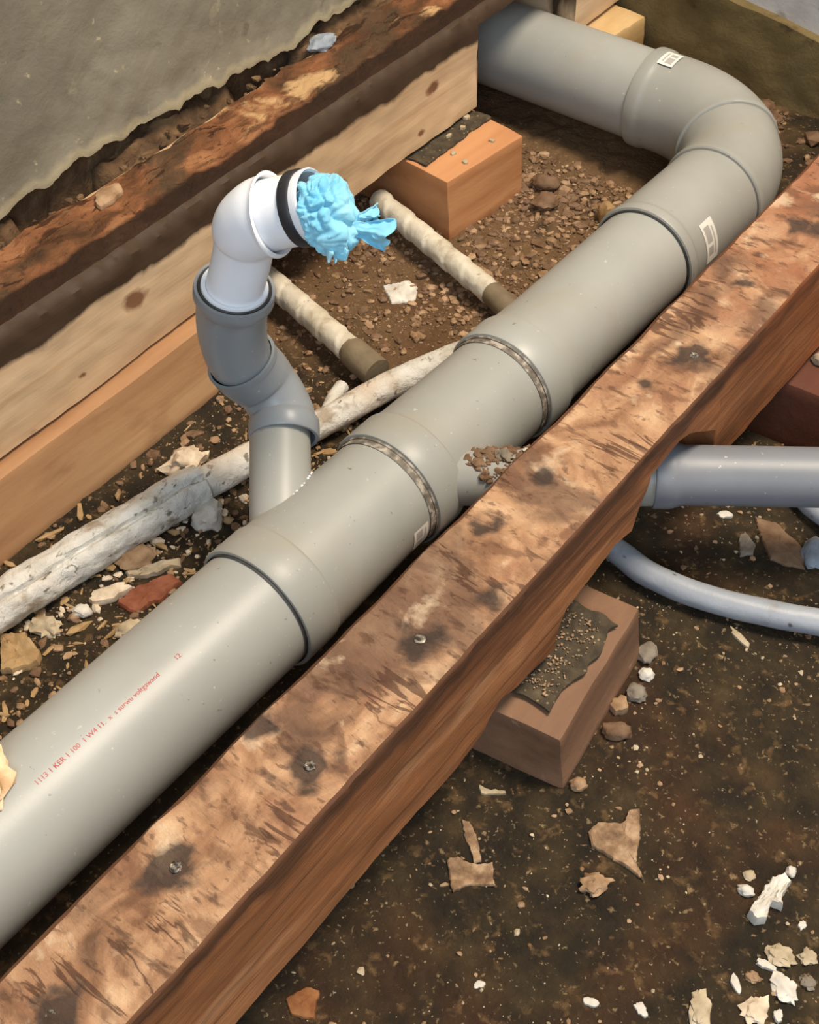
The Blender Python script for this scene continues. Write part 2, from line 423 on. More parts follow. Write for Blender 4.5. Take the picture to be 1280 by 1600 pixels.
# ------------------------------------------------------------------ timbers swept along the beam direction
def timber(name, xl, xr, zb, zt, ys, mats, parent=None, r=.004, chamfer=0.0, amp=.0012, seed=0, topm=True, attrf=None, rel=.0014):
    """cross-section ring in XZ for each station; mats = [top, side]"""
    V = []; F = []; FM = []; A = {}
    N_ = 0
    for y in ys:
        b = zb(y); ring = []
        ch = chamfer if chamfer else r
        nx_, nz_ = 30, 18
        xrr = xr - ch; rtop = zt - (chamfer if chamfer else r)
        for k in range(nx_ + 1): ring.append((xl + r + (xrr - xl - r) * k / nx_, zt, 0))
        for k in range(1, 4):
            a = math.pi / 2 * k / 4; ring.append((xrr + ch * math.sin(a), rtop + ch * math.cos(a), 1))
        for k in range(nz_ + 1): ring.append((xr, rtop + (b + r - rtop) * k / nz_, 1))
        for k in range(1, 6): ring.append((xr - r + (xl - xr + 2 * r) * k / 6, b, 1))
        for k in range(nz_ + 1): ring.append((xl, b + r + (zt - b - 2 * r) * k / nz_, 1))
        N_ = len(ring)
        for (x, z, s) in ring:
            cx, cz = (xl + xr) / 2, (b + zt) / 2
            d = amp * fbm(y * 16 + seed, x * 30, z * 30, 4) + amp * .8 * nz(y * 3 + seed, x * 8, z * 8)
            dx = d if x > cx else -d
            dz = (d * 1.3 if z > cz else 0)
            if z > zt - .022:
                e = fbm(x * 34 + seed, y * 46, z * 34, 4)
                dz += rel * (e - .35 * max(0, abs(nz(x * 24, y * 62, seed)) - .25) * 2)
                if x > xr - .02: dx += rel * .8 * e
            if abs(x - xr) < 1e-6 or abs(x - xl) < 1e-6: dz *= .3
            V.append((x + dx, y, z + dz))
    for i in range(len(ys) - 1):
        for k in range(N_):
            k2 = (k + 1) % N_; F.append((i * N_ + k, i * N_ + k2, (i + 1) * N_ + k2, (i + 1) * N_ + k))
            FM.append(0 if (k < 31) else 1)
    F.append(tuple(range(N_))); FM.append(1)
    F.append(tuple((len(ys) - 1) * N_ + k for k in range(N_))[::-1]); FM.append(1)
    at = {}
    if attrf:
        for nm, fn in attrf.items(): at[nm] = [fn(*v) for v in V]
    return build(name, V, F, mats, parent, fmat=FM, attrs=at, sharp=32)


NAILS = [(-.344, .321), (-.363, .217), (-.349, .444), (-.354, .108), (-.353, 1.037), (-.345, .819), (-.369, .624), (-.330, .505), (-.388, .325), (-.359, .764), (-.36, .93), (-.372, .555)]
notch = [(-9, .075), (.467, .075), (.480, .080), (.488, .089), (.502, .096), (.525, .088), (.560, .083), (.574, .082), (.582, .108), (.588, .121),
         (.62, .123), (.66, .130), (.688, .122), (.695, .149), (.702, .158), (.706, .173), (.752, .176), (.770, .170), (.822, .134), (.825, .131), (.8275, .0745), (9, .0745)]
zb_beam = lerp_prof(notch)
ys = sorted(set([-.42 + .0045 * i for i in range(440)] + [p[0] for p in notch[1:-1]]))
ys = [y for y in ys if y < 1.538]


def stain(x, y, z):
    v = 0
    for i, (nx_, ny_) in enumerate(NAILS):
        d = math.hypot(x - nx_, (y - ny_) * .85) + .011 * fbm(x * 55, y * 55, i, 3); v = max(v, (1 - d / (.024 if i < 6 else .017)) * (1 if i < 6 else .8))
    return max(0, v) if z > .19 else 0


beam = empty('timber_beam', (-.356, .6, .0745), 'long weathered timber beam with nail-stained top crossing the photo from bottom left', 'timber beam')
timber('beam_timber', -.397, -.315, zb_beam, .210, ys, [M_TOP, M_SIDE], beam, r=.0035, amp=.0016, seed=3,
       attrf={'stain': stain, 'red': lambda x, y, z: smooth(.55, 1.15, y), 'rim': lambda x, y, z: smooth(.172, .205, z)})


def nail(x, y, z, parent, seed):
    random.seed(seed); V = []; F = []
    prof = [(.0036, -.004), (.0040, .0001), (.0030, .0006), (.0008, .0002)]; k_ = 12
    for r, h in prof:
        for k in range(k_):
            a = 2 * math.pi * k / k_; V.append((x + r * math.cos(a) * random.uniform(.8, 1.15), y + r * math.sin(a) * random.uniform(.8, 1.15), z + h + random.uniform(-.0003, .0003)))
    for i in range(len(prof) - 1):
        for k in range(k_): F.append((i * k_ + k, i * k_ + (k + 1) % k_, (i + 1) * k_ + (k + 1) % k_, (i + 1) * k_ + k))
    F.append(tuple((len(prof) - 1) * k_ + k for k in range(k_)))
    return build('nail', V, F, M_STEEL, parent)


for i, (nx_, ny_) in enumerate(NAILS[:6]): nail(nx_, ny_, .2098, beam, i)

# left joist, notched over the drain
JN = [(-9, .083), (1.1985, .083), (1.2000, .187), (1.4130, .187), (1.4145, .083), (9, .083)]
ysj = sorted(set([-.42 + .0045 * i for i in range(440)] + [p[0] for p in JN[1:-1]])); ysj = [y for y in ysj if y < 1.538]
KN = [(.640, .150, .013), (.735, .100, .011), (1.115, .150, .010), (.95, .112, .005), (1.09, .105, .006), (.56, .11, .005)]


def knot(x, y, z):
    v = 0
    for ky, kz, kr in KN:
        d = math.hypot((y - ky) * .6, z - kz); v = max(v, 1.25 - d / kr)
    return max(0, v) if x > -.86 else 0


timber_j = timber('floor_joist', -.938, -.8405, lerp_prof(JN), .208, ysj, [M_JTOP, M_JFACE], None, r=.004, chamfer=.016, amp=.0022, seed=11, rel=.0028,
                  attrf={'knot': knot, 'arris': lambda x, y, z: smooth(.164, .190, z) if x > -.866 else .9 * smooth(-.885, -.860, x)})
tag(timber_j, 'pale faced floor joist with dark charred arris along the plaster wall', 'floor joist')


def wobble_box(corners_bottom, corners_top, nseg=7, amp=.001, seed=0, round_=.003):
    """box from 4 bottom + 4 top corners (same winding), bevelled and roughened"""
    bm = bmesh.new()
    vs = [bm.verts.new(c) for c in list(corners_bottom) + list(corners_top)]
    bm.faces.new(vs[:4][::-1]); bm.faces.new(vs[4:])
    for k in range(4): bm.faces.new((vs[k], vs[(k + 1) % 4], vs[4 + (k + 1) % 4], vs[4 + k]))
    bmesh.ops.bevel(bm, geom=list(bm.edges), offset=round_, segments=2, affect='EDGES', profile=.6)
    bmesh.ops.subdivide_edges(bm, edges=[e for e in bm.edges if e.calc_length() > .02], cuts=nseg, use_grid_fill=True)
    bmesh.ops.triangulate(bm, faces=[f for f in bm.faces if len(f.verts) > 4])
    for v in bm.verts:
        p = v.co; q = Vector((fbm(p.x * 40 + seed, p.y * 40, p.z * 40), fbm(p.x * 40, p.y * 40 + seed + 7, p.z * 40), fbm(p.x * 40, p.y * 40, p.z * 40 + seed + 3)))
        v.co += q * amp
    bm.verts.index_update()
    V = [v.co.copy() for v in bm.verts]; F = [tuple(v.index for v in f.verts) for f in bm.faces]; bm.free()
    return V, F


g0 = -.006
V, F = wobble_box([(-.925, -.42, g0), (-.813, -.42, g0), (-.815, .702, g0), (-.925, .730, g0)], [(-.925, -.42, .0815), (-.8225, -.42, .0815), (-.8235, .722, .0815), (-.925, .745, .0815)], 9, .0018, 2, .006)
tag(build('packing_plank', V, F, M_PLANK), 'long golden packing plank lying on the soil under the left joist', 'plank')

V, F = wobble_box([(-.935, 1.076, g0), (-.7765, 1.0595, g0), (-.7645, 1.1935, g0), (-.93, 1.215, g0)], [(-.935, 1.076, .078), (-.780, 1.0585, .078), (-.7655, 1.191, .078), (-.93, 1.215, .078)], 6, .0008, 5, .002)
tag(build('timber_block', V, F, M_BLOCK), 'orange timber block under the cut joist end, beside the wrapped pipe', 'timber block')


def pad(x0, x1, y0, y1, z, th, seed, jag=.004, nx=34, ny=30):
    V = []; F = []
    for lay in range(2):
        for j in range(ny + 1):
            for i in range(nx + 1):
                u = i / nx; v = j / ny
                e = min(u, 1 - u, v, 1 - v)
                x = x0 + (x1 - x0) * u; y = y0 + (y1 - y0) * v
                if e < 1e-6:
                    x += jag * nz(y * 60, x * 60, seed); y += jag * nz(x * 60, y * 60, seed + 5)
                V.append((x, y, z + (0 if lay == 0 else th * (.75 + .35 * nz(x * 90, y * 90, seed)) + .0006 * nz(x * 320, y * 320, seed))))
    m = (nx + 1) * (ny + 1)
    for j in range(ny):
        for i in range(nx):
            a = j * (nx + 1) + i; F.append((a, a + nx + 1, a + nx + 2, a + 1)); F.append((m + a, m + a + 1, m + a + nx + 2, m + a + nx + 1))
    per = [i for i in range(nx)] + [j * (nx + 1) + nx for j in range(ny)] + [ny * (nx + 1) + i for i in range(nx, 0, -1)] + [j * (nx + 1) for j in range(ny, 0, -1)]
    for a, b in zip(per, per[1:] + per[:1]): F.append((a, b, m + b, m + a))
    return V, F


V, F = pad(-.928, -.818, 1.070, 1.198, .0784, .0035, 3)
tag(build('bitumen_felt_strip', V, F, M_FELT), 'dark gritty felt strip lying on the orange block under the joist end', 'felt strip')

# saddle block under the near beam
V, F = wobble_box([(-.46, .487, g0), (-.2625, .5190, g0), (-.2815, .672, g0), (-.47, .645, g0)], [(-.46, .487, .0695), (-.2690, .5165, .0665), (-.2880, .667, .0665), (-.47, .645, .0695)], 6, .0012, 9, .004)
tag(build('timber_block', V, F, M_SADDLE), 'dusty timber block wedged under the beam on the dark soil', 'timber block')
V, F = pad(-.445, -.290, .530, .636, .0700, .0034, 8, .006)
tag(build('bitumen_felt_patch', V, F, M_FELT), 'dark gritty felt patch lying on the dusty block under the beam', 'felt patch')
V, F = wobble_box([(-.45, .975, g0), (-.20, .990, g0), (-.21, 1.10, g0), (-.46, 1.09, g0)], [(-.45, .985, .066), (-.20, 1.000, .066), (-.21, 1.10, .066), (-.46, 1.09, .066)], 6, .0015, 14, .004)
tag(build('timber_block', V, F, M_DARKB), 'dark red brown timber block under the beam behind the side waste pipe', 'timber block')
V, F = wobble_box([(-.95, 1.440, g0), (-.805, 1.445, g0), (-.795, 1.530, g0), (-.95, 1.535, g0)], [(-.95, 1.440, .083), (-.805, 1.446, .078), (-.797, 1.528, .078), (-.95, 1.535, .083)], 6, .0022, 21, .005)
tag(build('timber_block', V, F, M_YEL), 'yellowish timber block behind the far drain pipe near the back wall', 'timber block')


# ------------------------------------------------------------------ main drain (110 mm) along the beam
def AX(y):
    t = (y - .2) / .9
    return Vector((-.533 + .006 * t, y, .094 - .016 * t))


ADIR = (AX(1.2) - AX(.2)).normalized()


def axp(prof): return [(AX(y), ADIR, r) for y, r in prof]


RP = .0550
near = empty('drain_pipe', AX(.0) - Vector((0, 0, RP)), 'wide grey drain pipe with red print, lower left length', 'drain pipe')
V, F = tube(axp([(-.42, RP), (-.2, RP), (0, RP), (.2, RP), (.35, RP), (.495, RP)]), 72)
build('pipe_wall', V, F, M_PVC, near)


def collar(y, ro=.0600, w=.036, rb=.0580):
    """hollow socket opening towards the near end: inner bore, lip, band, shoulder"""
    return [(y + .045, .0558), (y + .003, .0560), (y, .0564), (y - .0004, .0575), (y + .0001, ro - .0006), (y + .0011, ro), (y + w * .5, ro), (y + w - .002, ro), (y + w, ro - .0005), (y + w + .0015, rb)]


def seal(y, parent, m_=None, r0=.0552, r1=.0572):
    V, F = tube(axp([(y + .004, r0), (y - .0010, r0 + .0008), (y - .0022, (r0 + r1) / 2), (y - .0010, r1 - .0006), (y + .004, r1 - .0004)]), 64, False, False)
    return build('seal_ring', V, F, m_ or M_SEAL, parent, label='dark rubber seal ring' if m_ is None else 'grimy seal ring')


f1 = empty('branch_fitting', AX(.54) - Vector((0, 0, .064)), 'grey branch fitting carrying the upright riser stub', 'pipe fitting')
V, F = tube(axp(collar(.459, rb=.0583)), 72, False, False)
k1 = build('socket', V, F, M_PVC2, f1); seal(.459, k1)
V, F = tube(axp([(.4965, .0583), (.515, .0576), (.56, .0562), (.60, RP), (.625, RP), (.670, RP)]), 72, False, False)
build('fitting_body', V, F, M_PVC2, f1)
bd = Vector((-.6040, .7198, .3420)).normalized(); b0 = Vector((-.531, .490, .0885))
V, F = tube(straight(b0, bd, [(.0, .0268), (.05, .0268), (.10, .0266), (.165, .0266)]), 48, False, False)
build('branch', V, F, M_PVC2, f1)

bu = bd.cross(Vector((0, 0, 1))).normalized(); bw = bu.cross(bd); GB = []
for k in range(60):
    a = 2 * math.pi * k / 60; nrm = bu * math.cos(a) + bw * math.sin(a)
    if nrm.x < .45 or nrm.z < -.15: continue
    for q in range(200):
        p = b0 + bd * (.02 + q * .0006) + nrm * .0268; c = AX(p.y)
        if math.hypot(p.x - c.x, p.z - c.z) > RP + .0008: break
    GB.append(p)
V = []; F = []
for i, p in enumerate(GB):
    if i % 3 == 2: continue
    v_, f_ = lump_at(p, .0013 + .0008 * nz(i * 1.7, 3), i); k = len(V); V += v_; F += [tuple(j + k for j in f) for f in f_]
build('glue_bead', V, F, M_WHITE, f1, label='white beads of glue along the branch joint')

f2 = empty('branch_fitting', AX(.72) - Vector((0, 0, .064)), 'grey fitting in the middle of the drain with a grimy double collar ring', 'pipe fitting')
V, F = tube(axp(collar(.632, rb=.0578)), 72, False, False)
k2 = build('socket', V, F, M_PVC2, f2)
V, F = tube(axp([(.6695, .0578), (.684, .0566), (.74, .0555), (.78, RP), (.845, RP)]), 72, False, False)
build('fitting_body', V, F, M_PVC2, f2)
seal(.632, k2, M_SEALG, r1=.0580); seal(.6255, k2, M_SEALG, .0550, .0566)
sb0 = Vector((-.505, .665, .091)); sd_ = Vector((.186, .118, .017)).normalized()
V, F = tube(straight(sb0, sd_, [(.0, .0255), (.06, .0255), (.12, .0255), (.2125, .0255)]), 40, False, False)
build('side_branch', V, F, M_PVC2, f2)

far = empty('drain_pipe', AX(.95) - Vector((0, 0, .062)), 'clean grey drain pipe length between the grimy collar and the far elbow', 'drain pipe')
V, F = tube(axp(collar(.806, ro=.0598, w=.036, rb=.0574)), 72, False, False)
k3 = build('socket', V, F, M_PVC, far)
V, F = tube(axp([(.8435, .0574), (.860, .0556), (.90, RP), (1.0, RP), (1.095, RP)]), 72, False, False)
build('pipe_wall', V, F, M_PVC, far)
seal(.806, k3, M_SEALG, r1=.0580); seal(.799, k3, M_SEALG, .0550, .0566)

# elbow: towards the back, then round to the left wall
RB = .130; YE = 1.357
cornerE = AX(YE); zE = AX(1.25).z
el = empty('drain_elbow', Vector((-.56, 1.30, zE - .064)), 'large grey drain elbow turning left in the far corner', 'pipe elbow')


def rr(c, t, r): return (Vector(c), Vector(t), r)


R_ = []
for s, r in [(.045, .0558), (.003, .0560), (0, .0566), (-.0005, .058), (.0002, .0600), (.002, .0606), (.010, .0606), (.013, .0600), (.0145, .0588), (.019, .0584)]:
    R_.append(rr(AX(1.066 + s), ADIR, r))
xe = AX(1.2).x; zc = zE
yb = YE - RB
LIP = [(0, .0578), (.0006, .0572), (.0010, .0598), (.0024, .0612), (.0070, .0614), (.0120, .0606)]
for d_, r in LIP: R_.append(rr((xe, yb - .014 + d_, zc), (0, 1, 0), r))


def arc(a, r): return rr((xe - RB + RB * math.cos(a), yb + RB * math.sin(a), zc), (-math.sin(a), math.cos(a), 0), r)


for k in range(0, 9): R_.append(arc(math.pi / 4 * k / 9, .0602 - .0020 * k / 9))
a0_ = math.radians(42)
for d_, r in LIP: R_.append(arc(a0_ + d_ / RB, r))
for k in range(1, 11): R_.append(arc(a0_ + .012 / RB + (math.pi / 2 - a0_ - .012 / RB) * k / 10, .0604 - .0018 * k / 10))
XL = -.694
for s, r in [(-.022, .0586), (-.0175, .0590), (-.0150, .0602), (-.011, .0608), (-.002, .0608), (0, .0602), (.0005, .058), (0, .0566), (-.003, .0560), (-.030, .0558)]:
    R_.append(rr((XL - s, YE, zc), (-1, 0, 0), r))
V, F = tube(R_, 72, False, False)
build('elbow_body', V, F, M_PVC2, el)
V, F = tube([rr(AX(1.066 + s), ADIR, r) for s, r in [(.004, .0552), (-.001, .0556), (-.0016, .0564), (-.001, .0572), (.004, .0574)]], 64, False, False)
build('seal_ring', V, F, M_SEAL, el, label='dark rubber seal ring')


def cyl_patch(c, axis, up, r, a0, a1, s0, s1, nu=10, nv=6):
    """curved sticker: angle a from 'up' around 'axis'"""
    axis = Vector(axis).normalized(); up = Vector(up); up = (up - axis * up.dot(axis)).normalized(); side = axis.cross(up)
    V = []; F = []; UV = []
    for j in range(nv + 1):
        for i in range(nu + 1):
            a = math.radians(a0 + (a1 - a0) * i / nu); s = s0 + (s1 - s0) * j / nv
            V.append(Vector(c) + axis * s + (up * math.cos(a) + side * math.sin(a)) * r); UV.append((j / nv, i / nu))
    for j in range(nv):
        for i in range(nu): a = j * (nu + 1) + i; F.append((a, a + 1, a + nu + 2, a + nu + 1))
    return V, F, UV


def sticker(c, axis, up, r, a0, a1, s0, s1, parent, label):
    V, F, UV = cyl_patch(c, axis, up, r, a0, a1, s0, s1)
    o = build('sticker', V, F, M_STICK, parent, label=label)
    me = o.data; uvl = me.uv_layers.new(name='UVMap')
    for lp in me.loops: uvl.data[lp.index].uv = UV[lp.vertex_index]
    return o


# angle about +Y from up: axis x up = Y x Z = +X, so positive angles lean towards +X
sticker(AX(1.1), ADIR, (0, 0, 1), .0588, 46, 92, .001, .024, el, 'white printed sticker above the near collar')
sticker((XL + .030, YE, zc), (-1, 0, 0), (0, 0, 1), .0606, -16, 12, -.006, .0145, el, 'white printed sticker beside the far collar')
sticker(AX(.612), ADIR, (0, 0, 1), .0554, 83, 108, -.012, .008, f1, 'peeling pale sticker patch')

up_p = empty('drain_pipe', (-.80, YE, zc - RP), 'far grey drain pipe running left through the notch in the joist', 'drain pipe')
V, F = tube([rr((x, YE, zc), (-1, 0, 0), RP) for x in (-.664, -.72, -.80, -.87, -.950)], 72, False, False)
build('pipe_wall', V, F, M_PVC, up_p)


# red print on the near pipe
def ink(text, y_a, ang, size, parent):
    cu = bpy.data.curves.new('tmp_text', 'FONT'); cu.body = text; cu.size = size; cu.resolution_u = 2
    to = bpy.data.objects.new('tmp_text', cu); COL.objects.link(to)
    dg = bpy.context.evaluated_depsgraph_get(); me = bpy.data.meshes.new_from_object(to.evaluated_get(dg))
    bpy.data.objects.remove(to)
    bm = bmesh.new(); bm.from_mesh(me)
    V = []
    for v in bm.verts:
        y = y_a + v.co.x; a = math.radians(ang) - v.co.y / RP
        c = AX(y); V.append(c + Vector((math.sin(a), 0, math.cos(a))) * (RP + .00025))
    F = [tuple(v.index for v in f.verts) for f in bm.faces]; bm.free()
    return build('printed_line', V, F, M_RED, parent, smooth=False, label='line of faded red print')


ink('1113 1 KER 1 100  1 W4 11.  x  s surwu voltgawand', .222, 19.5, .0056, near)
ink('12', .3585, 19.5, .0056, near)

# ------------------------------------------------------------------ riser: elbow, grey cup, white bend
b1 = Vector((-.6159, .5968, .1388))
R1 = empty('riser_elbow', (-.636, .605, .10), 'small grey elbow on the branch stub turning up to the riser', 'pipe elbow')
# the 45 degree bend turning up and left
cup_dir = Vector((-.0020, -.0012, .030)).normalized()
pts = spline([b1, b1 + bd * .012, (-.6345, .6100, .1535), (-.6465, .6090, .1690), (-.6548, .5995, .1893), (-.6572, .5958, .2000)], 8)
V, F = tube(straight(b1, bd, [(.02, .0270), (-.008, .0272), (-.0085, .0300), (-.0065, .0312), (.004, .0312), (.008, .0308), (.011, .0285)])
            + curve_rings(pts[8:], lerp_prof([(0, .0275), (.45, .0278), (.62, .0300), (.90, .0312), (1, .0318)]))
            + [(pts[-1] + (pts[-1] - pts[-2]).normalized() * .0002, (pts[-1] - pts[-2]).normalized(), .0292)]
            + [(pts[-1] - (pts[-1] - pts[-2]).normalized() * .012, (pts[-1] - pts[-2]).normalized(), .0288)], 48, False, False)
build('elbow_body', V, F, M_PVC3, R1)

cup = empty('riser_socket', (-.6575, .594, .185), 'grey upright pipe socket holding the white waste bend', 'pipe socket')
cp = spline([(-.6545, .5990, .1890), (-.6590, .5935, .2120), (-.6582, .5925, .2449), (-.6498, .5934, .2815)], 8)
cr_ = curve_rings(cp, lerp_prof([(0, .0235), (.05, .0262), (.12, .0278), (.5, .0292), (.84, .0296), (.86, .0318), (.88, .0332), (.98, .0335), (1, .0328)]))
tl = cr_[-1][1]; ce = cr_[-1][0]
V, F = tube(cr_ + [(ce + tl * .0003, tl, .0305), (ce - tl * .002, tl, .0292), (ce - tl * .03, tl, .0288)], 56, True, False)
build('socket_body', V, F, M_PVC3, cup)
V, F = tube([(ce - tl * .004, tl, .0276), (ce + tl * .0010, tl, .0280), (ce + tl * .0016, tl, .0288), (ce + tl * .0006, tl, .0298), (ce - tl * .004, tl, .0298)], 48, False, False)
build('seal_ring', V, F, M_SEAL, cup, label='dark rubber seal ring')

E_ = Vector((-.6263, .5972, .3548)); sd = Vector((.862, .327, .386)).normalized()
wb = empty('waste_bend', ce + Vector((0, 0, 0)), 'white plastic waste bend with black ring, stuffed with a blue rag', 'waste pipe')
wp = spline([ce - tl * .012, ce, (-.6405, .5965, .3120), (-.6345, .5975, .3340), E_ - Vector((.0025, 0, .008)), E_ + sd * .012, E_ + sd * .022], 8)
pr = lerp_prof([(0, .0234), (.50, .0236), (.60, .0242), (.66, .0262), (.78, .0284), (.955, .0300), (.965, .0318), (.99, .0328), (1, .0320)])
wr = curve_rings(wp, pr); te = sd; pe = wr[-1][0]
V, F = tube(wr + [(pe + te * .0006, te, .0302), (pe - te * .003, te, .0290), (pe - te * .012, te, .0284)], 56, False, False)
build('bend_body', V, F, M_WHITE, wb)
V, F = tube([(ce - tl * .008, tl, .0236), (ce - tl * .008, tl, .0274), (ce + tl * .0015, tl, .0276), (ce + tl * .0030, tl, .0270), (ce + tl * .0032, tl, .0256), (ce + tl * .0022, tl, .0236)], 56, False, False)
build('flange', V, F, M_WHITE, wb)
V, F = tube([(pe - te * .014, te, .0268), (pe + te * .006, te, .0268), (pe + te * .020, te, .0268), (pe + te * .030, te, .0268), (pe + te * .033, te, .0278), (pe + te * .037, te, .0280), (pe + te * .038, te, .0270), (pe + te * .036, te, .0252), (pe + te * .010, te, .0248)], 56, False, False)
build('spout', V, F, M_WHITE, wb)
V, F = tube([(pe + te * .0215, te, .0268), (pe + te * .0215, te, .0284), (pe + te * .0225, te, .0290), (pe + te * .0295, te, .0290), (pe + te * .0305, te, .0284), (pe + te * .0305, te, .0268)], 56, False, False)
build('rubber_ring', V, F, M_RING, wb, label='black rubber ring')
# bevelled reinforcement facets on the outside of the bend
# rag
bm = bmesh.new(); bmesh.ops.create_icosphere(bm, subdivisions=6, radius=1)
rc = pe + te * .042 + (RGT * .3 - UPV) * .006; Z_ = Vector((0, 0, 1)); sx = te; sy = te.cross(Z_).normalized(); sz = sy.cross(sx) * -1
if sz.z < 0: sz = -sz


def billow(p, f): return abs(noise.noise(p * f)) * 2


down = (RGT * .75 - UPV * .62 - FWD * .1).normalized()
for v in bm.verts:
    p = v.co.copy()
    w = p + .35 * Vector((nz(p.x * 1.7, p.y * 1.7, p.z * 1.7), nz(p.y * 1.7 + 5, p.z * 1.7, p.x), nz(p.z * 1.7 - 4, p.x * 1.7, p.y)))
    r = 1.0 + .30 * (min(billow(w, 1.25), .55) - .35) + .20 * (min(billow(w + Vector((3, 1, 2)), 2.4), .5) - .35) + .07 * (min(billow(w + Vector((1, 7, 2)), 5), .5) - .35) + .018 * nz(w.x * 9, w.y * 9, w.z * 9)
    wp_ = sx * (p.x * .0235 * r) + sy * (p.y * .0282 * r) + sz * (p.z * .0282 * r)
    if p.x < -.2: wp_ = sx * max(p.x * .0235 * r, -.014) + (sy * p.y + sz * p.z) * (.0232)
    # the loose frill hanging to the lower right
    k = max(0, wp_.normalized().dot(down) - .50) / .50
    if p.x > -.2:
        wp_ += down * (.006 * k ** 1.2)
    v.co = rc + wp_
bm.verts.index_update()
V = [v.co.copy() for v in bm.verts]; F = [tuple(v.index for v in f.verts) for f in bm.faces]; bm.free()
# crumpled flaps of the same cloth


def flap(base, du, dv, lu, lv, seed, wav=.006, nu=30, nv=22):
    du = Vector(du).normalized(); dv = Vector(dv).normalized(); nn = du.cross(dv); P = []; Q = []
    for lay in (0, 1):
        for j in range(nv + 1):
            for i in range(nu + 1):
                u = i / nu; v = j / nv - .5
                wid = lv * (.35 + .65 * u) * (1 + .3 * nz(u * 3, seed, 2))
                p = base + du * (lu * u * (1 + .25 * nz(v * 5, seed, 1))) + dv * (wid * v)
                p += nn * (wav * u * (math.sin(v * 8 + seed) + 1.2 * nz(u * 4, v * 6, seed)) + (.0011 if lay else -.0011))
                P.append(p)
    m = (nu + 1) * (nv + 1)
    for j in range(nv):
        for i in range(nu):
            a = j * (nu + 1) + i; Q.append((a, a + 1, a + nu + 2, a + nu + 1)); Q.append((m + a, m + a + nu + 1, m + a + nu + 2, m + a + 1))
    per = list(range(nu)) + [j * (nu + 1) + nu for j in range(nv)] + [nv * (nu + 1) + i for i in range(nu, 0, -1)] + [j * (nu + 1) for j in range(nv, 0, -1)]
    for a, b in zip(per, per[1:] + per[:1]): Q.append((a, m + a, m + b, b))
    return P, Q


for (off, du, dv, lu, lv, sd2) in [
    (sx * .014 + RGT * .010 - UPV * .014, RGT * .95 - UPV * .25 - FWD * .1, UPV + RGT * .3 - FWD * .5, .027, .026, 1.3),
    (sx * .010 - UPV * .020 - RGT * .004, RGT * .35 - UPV * .9 - FWD * .1, RGT * .8 + UPV * .3 + FWD * .3, .018, .018, 4.1),
    (sx * .014 + RGT * .014 - UPV * .006, RGT * .98 + UPV * .15, UPV - FWD * .6, .015, .012, 7.7),
    (sx * .002 - RGT * .018 + UPV * .012 - FWD * .010, RGT * .5 - UPV * .7 - FWD * .2, UPV * .5 + RGT * .8, .026, .018, 2.2)]:
    P, Q = flap(rc + off, du, dv, lu, lv, sd2); k = len(V)
    V += P; F += [tuple(i + k for i in q) for q in Q]
tag(build('blue_rag', V, F, M_RAG, sharp=60), 'crumpled light blue rag stuffed into the white bend', 'rag')

# ------------------------------------------------------------------ side waste pipe and small pipe on the right
sp0 = Vector((-.342, .7700, .1083)); spd = Vector((.1194, .0844, 0)).normalized()
sp = empty('side_waste_pipe', sp0 + Vector((.1, .07, -.027)), 'grey waste pipe running right from beneath the beam', 'waste pipe')
V, F = tube(straight(sp0, spd, [(.03, .0262), (-.0, .0264), (-.0005, .0295), (.001, .0302), (.014, .0302), (.017, .0296), (.026, .0268), (.06, .0266), (.2, .0266), (.45, .0266)]), 56, False, True)
build('pipe_wall', V, F, M_PVC4, sp)

sm = spline([(-.46, .768, .014), (-.40, .7585, .013), (-.349, .7500, .013), (-.318, .7455, .012), (-.268, .7515, .012), (-.214, .7690, .012), (-.172, .7870, .012), (-.10, .815, .012), (.02, .86, .012)], 8)
V, F = tube(curve_rings(sm, lambda f: .0122), 24, True, True, lambda s, a, r, c: r * (1 + .05 * nz(c.x * 40, c.y * 40, a)))
tag(build('small_pale_pipe', V, F, M_SMALL), 'thin pale blue grey pipe curving over dark soil under the beam', 'pipe')
sm = spline([(-.262, .925, .010), (-.236, .912, .010), (-.20, .905, .011), (-.10, .90, .012)], 6)
V, F = tube(curve_rings(sm, lambda f: .0105), 20, True, True, lambda s, a, r, c: r * (1 + .08 * nz(c.x * 50, c.y * 50, a)))
tag(build('small_pale_pipe', V, F, M_SMALL), 'short pale pipe end behind the grey side waste pipe at right edge', 'pipe')


# ------------------------------------------------------------------ wrapped pipes and old insulated pipe on the left
def wrapped(p0, p1, p2, label, r=.0130, rb=.0150, nm='wrapped_pipe'):
    p0, p1, p2 = map(Vector, (p0, p1, p2)); d = (p1 - p0).normalized()
    t = empty(nm, Vector((p0.x, p0.y, p0.z - r)), label, 'wrapped pipe')
    L = (p1 - p0).length; n = int(L / .0014)
    rings = [(p0 + d * (L * i / n), d, r) for i in range(n + 1)]

    def rf(s, a, r_, c):
        ph = (s / .036 - a / (2 * math.pi) + .25 * nz(s * 25, 1.5)) % 1.0
        return r_ * (1 + .14 * (ph if ph < .88 else (1 - ph) * 7.3) + .05 * nz(c.x * 90, c.y * 90, a * 2) + .03 * nz(s * 200, a * 3, 2))
    V, F = tube(rings, 36, True, True, rf)
    build('tape_wrapping', V, F, M_WRAP, t)
    V, F = tube([(p1 - d * .006, d, rb * .8), (p1 + d * .002, d, rb), (p1 + (p2 - p1) * .5, (p2 - p1).normalized(), rb * 1.02), (p2, (p2 - p1).normalized(), rb)], 24, True, True,
                lambda s, a, r_, c: r_ * (1 + .06 * nz(c.x * 60, c.y * 60, a * 2)))
    build('bare_pipe', V, F, M_BARE, t, label='muddy bare end of the pipe')
    return t


